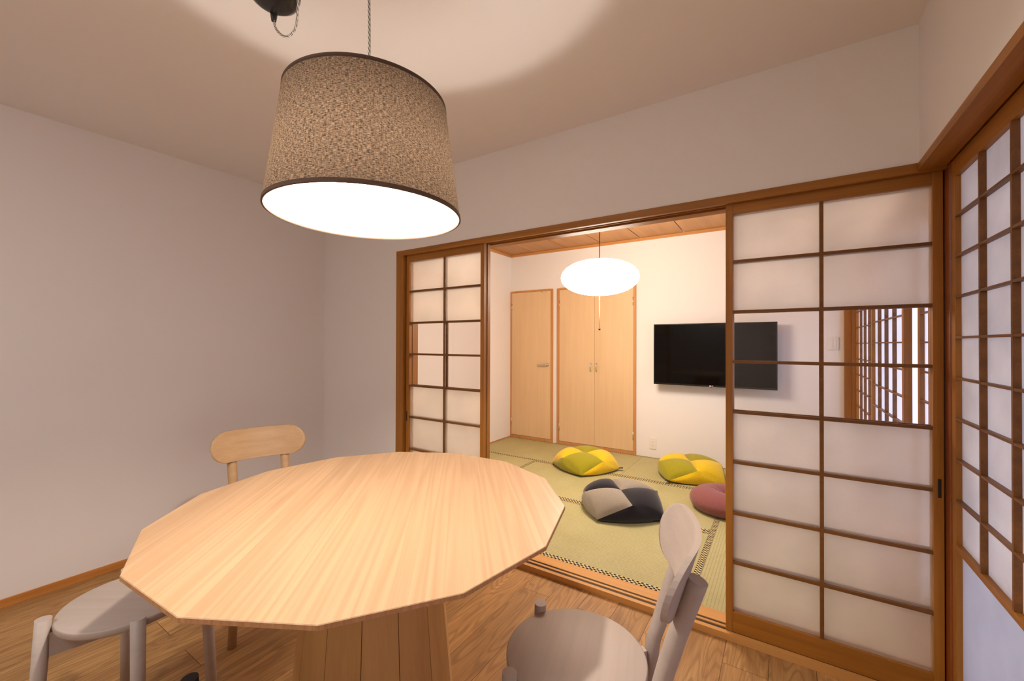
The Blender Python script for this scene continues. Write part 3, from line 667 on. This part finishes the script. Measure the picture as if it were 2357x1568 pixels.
def backrest_bm(W_=.404, r=.0705, th=.0125, cz=.725, xb=-.240, sag=.052, lean=.30):
    bm = bmesh.new(); nu, nv_ = 40, 16; lay = []
    for side in (0, 1):
        rows = []
        for j in range(nv_+1):
            h_ = r*math.sin(-PI/2+PI*j/nv_)
            hw = W_/2-r+math.sqrt(max(0, r*r-h_*h_))
            row = []
            for i in range(nu+1):
                s = hw*(2*i/nu-1); x = xb + sag*((s/(W_/2))**2-.35) - lean*h_
                row.append(bm.verts.new((x-(th if side else 0), s, cz+h_)))
            rows.append(row)
        lay.append(rows)
    for side in (0, 1):
        R_ = lay[side]
        for j in range(nv_):
            for i in range(nu):
                q = (R_[j][i], R_[j][i+1], R_[j+1][i+1], R_[j+1][i])
                f = bm.faces.new(q if side == 0 else q[::-1]); f.smooth = True
    loop = lambda R_: [R_[0][i] for i in range(nu)] + [R_[j][nu] for j in range(nv_)] + [R_[nv_][i] for i in range(nu, 0, -1)] + [R_[j][0] for j in range(nv_, 0, -1)]
    A, B = loop(lay[0]), loop(lay[1])
    for i in range(len(A)): bm.faces.new((A[i], B[i], B[(i+1) % len(A)], A[(i+1) % len(A)]))
    bmesh.ops.recalc_face_normals(bm, faces=bm.faces)
    return bm
def make_chair(label, wmat, loc, rz):
    r = thing('dining_chair', label, 'chair', loc, rz, 'round seat chairs and stools at the dining table')
    obj('seat', seat_bm(), wmat, r)
    fl = [(.129, .138), (.129, -.138)]; rl = [(-.176, .112), (-.176, -.112)]
    for x, y in fl: obj('leg', leg_bm(x, y), wmat, r)
    for x, y in rl:
        s = 1 if y > 0 else -1
        obj('leg', tube([(x-.022, y+.020*s, .0005), (x-.012, y+.010*s, .20), (x-.006, y+.002*s, .40), (x-.028, y, .50), (x-.056, y+.001*s, .60), (x-.0985, y+.004*s, .735)], (.0165, .0205), 28, n=8), wmat, r)['label'] = 'rear leg rising to carry the backrest'
    obj('seat_rail', rail_bm((.120, .128), (-.165, -.104), .4172, .064), wmat, r)
    obj('seat_rail', rail_bm((.120, -.128), (-.165, .104), .4170, .064), wmat, r)
    obj('backrest', backrest_bm(), wmat, r)
    return r
def make_stool(label, wmat, loc, rz):
    r = thing('stool', label, 'stool', loc, rz, 'round seat chairs and stools at the dining table')
    obj('seat', seat_bm(.166), wmat, r)
    k = .129
    for x, y in ((k, k), (k, -k), (-k, -k), (-k, k)): obj('leg', leg_bm(x, y), wmat, r)
    obj('seat_rail', rail_bm((k*.94, k*.94), (-k*.94, -k*.94), .4172, .066), wmat, r)
    obj('seat_rail', rail_bm((k*.94, -k*.94), (-k*.94, k*.94), .4170, .066), wmat, r)
    return r
make_chair('grey stained chair with a round seat, right of the table', M['grey_wood'], (-.4425, .982, 0), math.radians(180+14))
make_chair('pale natural wood chair behind the table, against the left wall', M['oak'], (-1.95, .992, 0), math.radians(-16.4))
make_stool('grey stained stool tucked under the left corner of the table', M['grey_wood'], (-1.680, .447, 0), math.radians(-56))
make_stool('black stool under the near edge of the table, only one leg top showing', M['black_wood'], (-1.035, .250, 0), math.radians(123-45))

# ------------------------------------------------------------------ floor cushions
def cushion(label, loc, p_dir, colours, scale=1.0, tag_at=None):
    r = thing('floor_cushion', label, 'cushion', (loc[0], loc[1], ZT), 0, 'patchwork floor cushions')
    RP, ZP, RQ, ZQ, ZTOP = .268*scale, .128, .325*scale, .020, .150
    C0 = Vector((0, 0, ZTOP-.012))
    P = [Vector((RP*math.cos(p_dir+k*PI/2), RP*math.sin(p_dir+k*PI/2), ZP)) for k in range(4)]
    Q = [Vector((RQ*math.cos(p_dir+PI/4+k*PI/2), RQ*math.sin(p_dir+PI/4+k*PI/2), ZQ)) for k in range(4)]
    n = 16
    for k in range(4):
        P0, P1, Q0, Qm = P[k], P[(k+1) % 4], Q[k], Q[(k-1) % 4]
        bm = bmesh.new()
        g = []
        for i in range(n+1):
            row = []
            for j in range(n+1):
                u, v = i/n, j/n
                p = C0*(1-u)*(1-v)+P0*u*(1-v)+P1*(1-u)*v+Q0*u*v
                b = (16*u*(1-u)*v*(1-v))**.62
                rad = Vector((p.x, p.y, 0)); rad = rad.normalized() if rad.length > 1e-6 else Vector((0, 0, 0))
                t = u*v
                p = p + (Vector((0, 0, 1))*(1-.55*t)+rad*(.25+.55*t))*.066*b
                p.z -= .0
                row.append(bm.verts.new(p))
            g.append(row)
        for i in range(n):
            for j in range(n):
                f = bm.faces.new((g[i][j], g[i+1][j], g[i+1][j+1], g[i][j+1])); f.smooth = True
        # lower wedge of the same cloth below its first upper corner, then under to the middle
        tri = []
        for i in range(n+1):
            row = []
            for j in range(n+1-i):
                u, v = i/n, j/n; w = 1-u-v
                p = P0*w+Qm*u+Q0*v
                b = (27*w*u*v)**.6 if w > 0 else 0
                rad = Vector((p.x, p.y, 0)).normalized()
                p = p + (rad*.9+Vector((0, 0, -.25)))*.034*b
                e = 4*u*v
                p.z = max(.001, p.z-.020*e*(1-w)); 
                row.append(bm.verts.new(p))
            tri.append(row)
        for i in range(n):
            for j in range(n-i):
                f = bm.faces.new((tri[i][j], tri[i+1][j], tri[i][j+1])); f.smooth = True
                if j < n-i-1:
                    f = bm.faces.new((tri[i+1][j], tri[i+1][j+1], tri[i][j+1])); f.smooth = True
        cb = bm.verts.new((0, 0, .001)); last = None
        edge = [tri[i][n-i] for i in range(n+1)]
        for a_, b_ in zip(edge[:-1], edge[1:]): bm.faces.new((a_, b_, cb))
        bmesh.ops.remove_doubles(bm, verts=bm.verts, dist=1e-5)
        bmesh.ops.recalc_face_normals(bm, faces=bm.faces)
        mt, nm = colours[k % 2]
        obj('cover_panel', bm, M[mt], r)['label'] = nm + ' cloth panel'
    if tag_at is not None:
        q = Q[tag_at]; d = q.normalized(); s = Vector((-d.y, d.x, 0))
        bm = bmesh.new(); o_ = q*1.0+Vector((0, 0, .004))
        vv = [bm.verts.new(o_+s*a_*.016+d*b_+Vector((0, 0, z_))) for b_ in (-.01, .028) for a_ in (-1, 1) for z_ in (0, .0025)]
        for f in ((0, 1, 3, 2), (4, 6, 7, 5), (0, 4, 5, 1), (2, 3, 7, 6), (0, 2, 6, 4), (1, 5, 7, 3)): bm.faces.new([vv[k] for k in f])
        bmesh.ops.recalc_face_normals(bm, faces=bm.faces)
        obj('maker_tag', bm, M['tag'], r)['label'] = 'small black tag'
    return r
GY = (('green', 'green'), ('yellow', 'yellow'))
GD = (('grey_cloth', 'grey'), ('dark_cloth', 'charcoal'))
cushion('green and yellow floor cushion in front of the closet doors', (-1.60, 3.765), math.radians(241), GY, tag_at=1)
cushion('green and yellow floor cushion by the back wall under the television', (-.705, 4.035), math.radians(203), GY, tag_at=0)
cushion('grey and charcoal floor cushion nearest the door sill', (-.985, 2.965), math.radians(215), GD, tag_at=1)
pk = thing('round_cushion', 'round dusty pink floor cushion with a dimpled middle, partly behind the sliding door', 'cushion', (-.345, 3.375, ZT))
prof = [(.004, .085), (.012, .088), (.025, .105), (.05, .128), (.09, .143), (.14, .142), (.19, .128), (.225, .104), (.243, .074), (.240, .044), (.222, .018), (.19, .003), (.10, .0005), (.004, .0005)]
bm = bmesh.new(); P_ = spline([(r, 0, z) for r, z in prof], 4); lathe([(max(.003, p.x), p.z) for p in P_], 72, bm=bm)
for v in bm.verts:
    an = math.atan2(v.co.y, v.co.x); rr = math.hypot(v.co.x, v.co.y); k = max(0, 1-abs(rr-.06)/.06)
    v.co.z += .003*k*math.sin(an*9) if v.co.z > .05 else 0
obj('cover', bm, M['pink'], pk)
obj('button', lathe([(.001, .094), (.008, .093), (.012, .089), (.010, .083)], 20, cap0=True), M['pink'], pk)
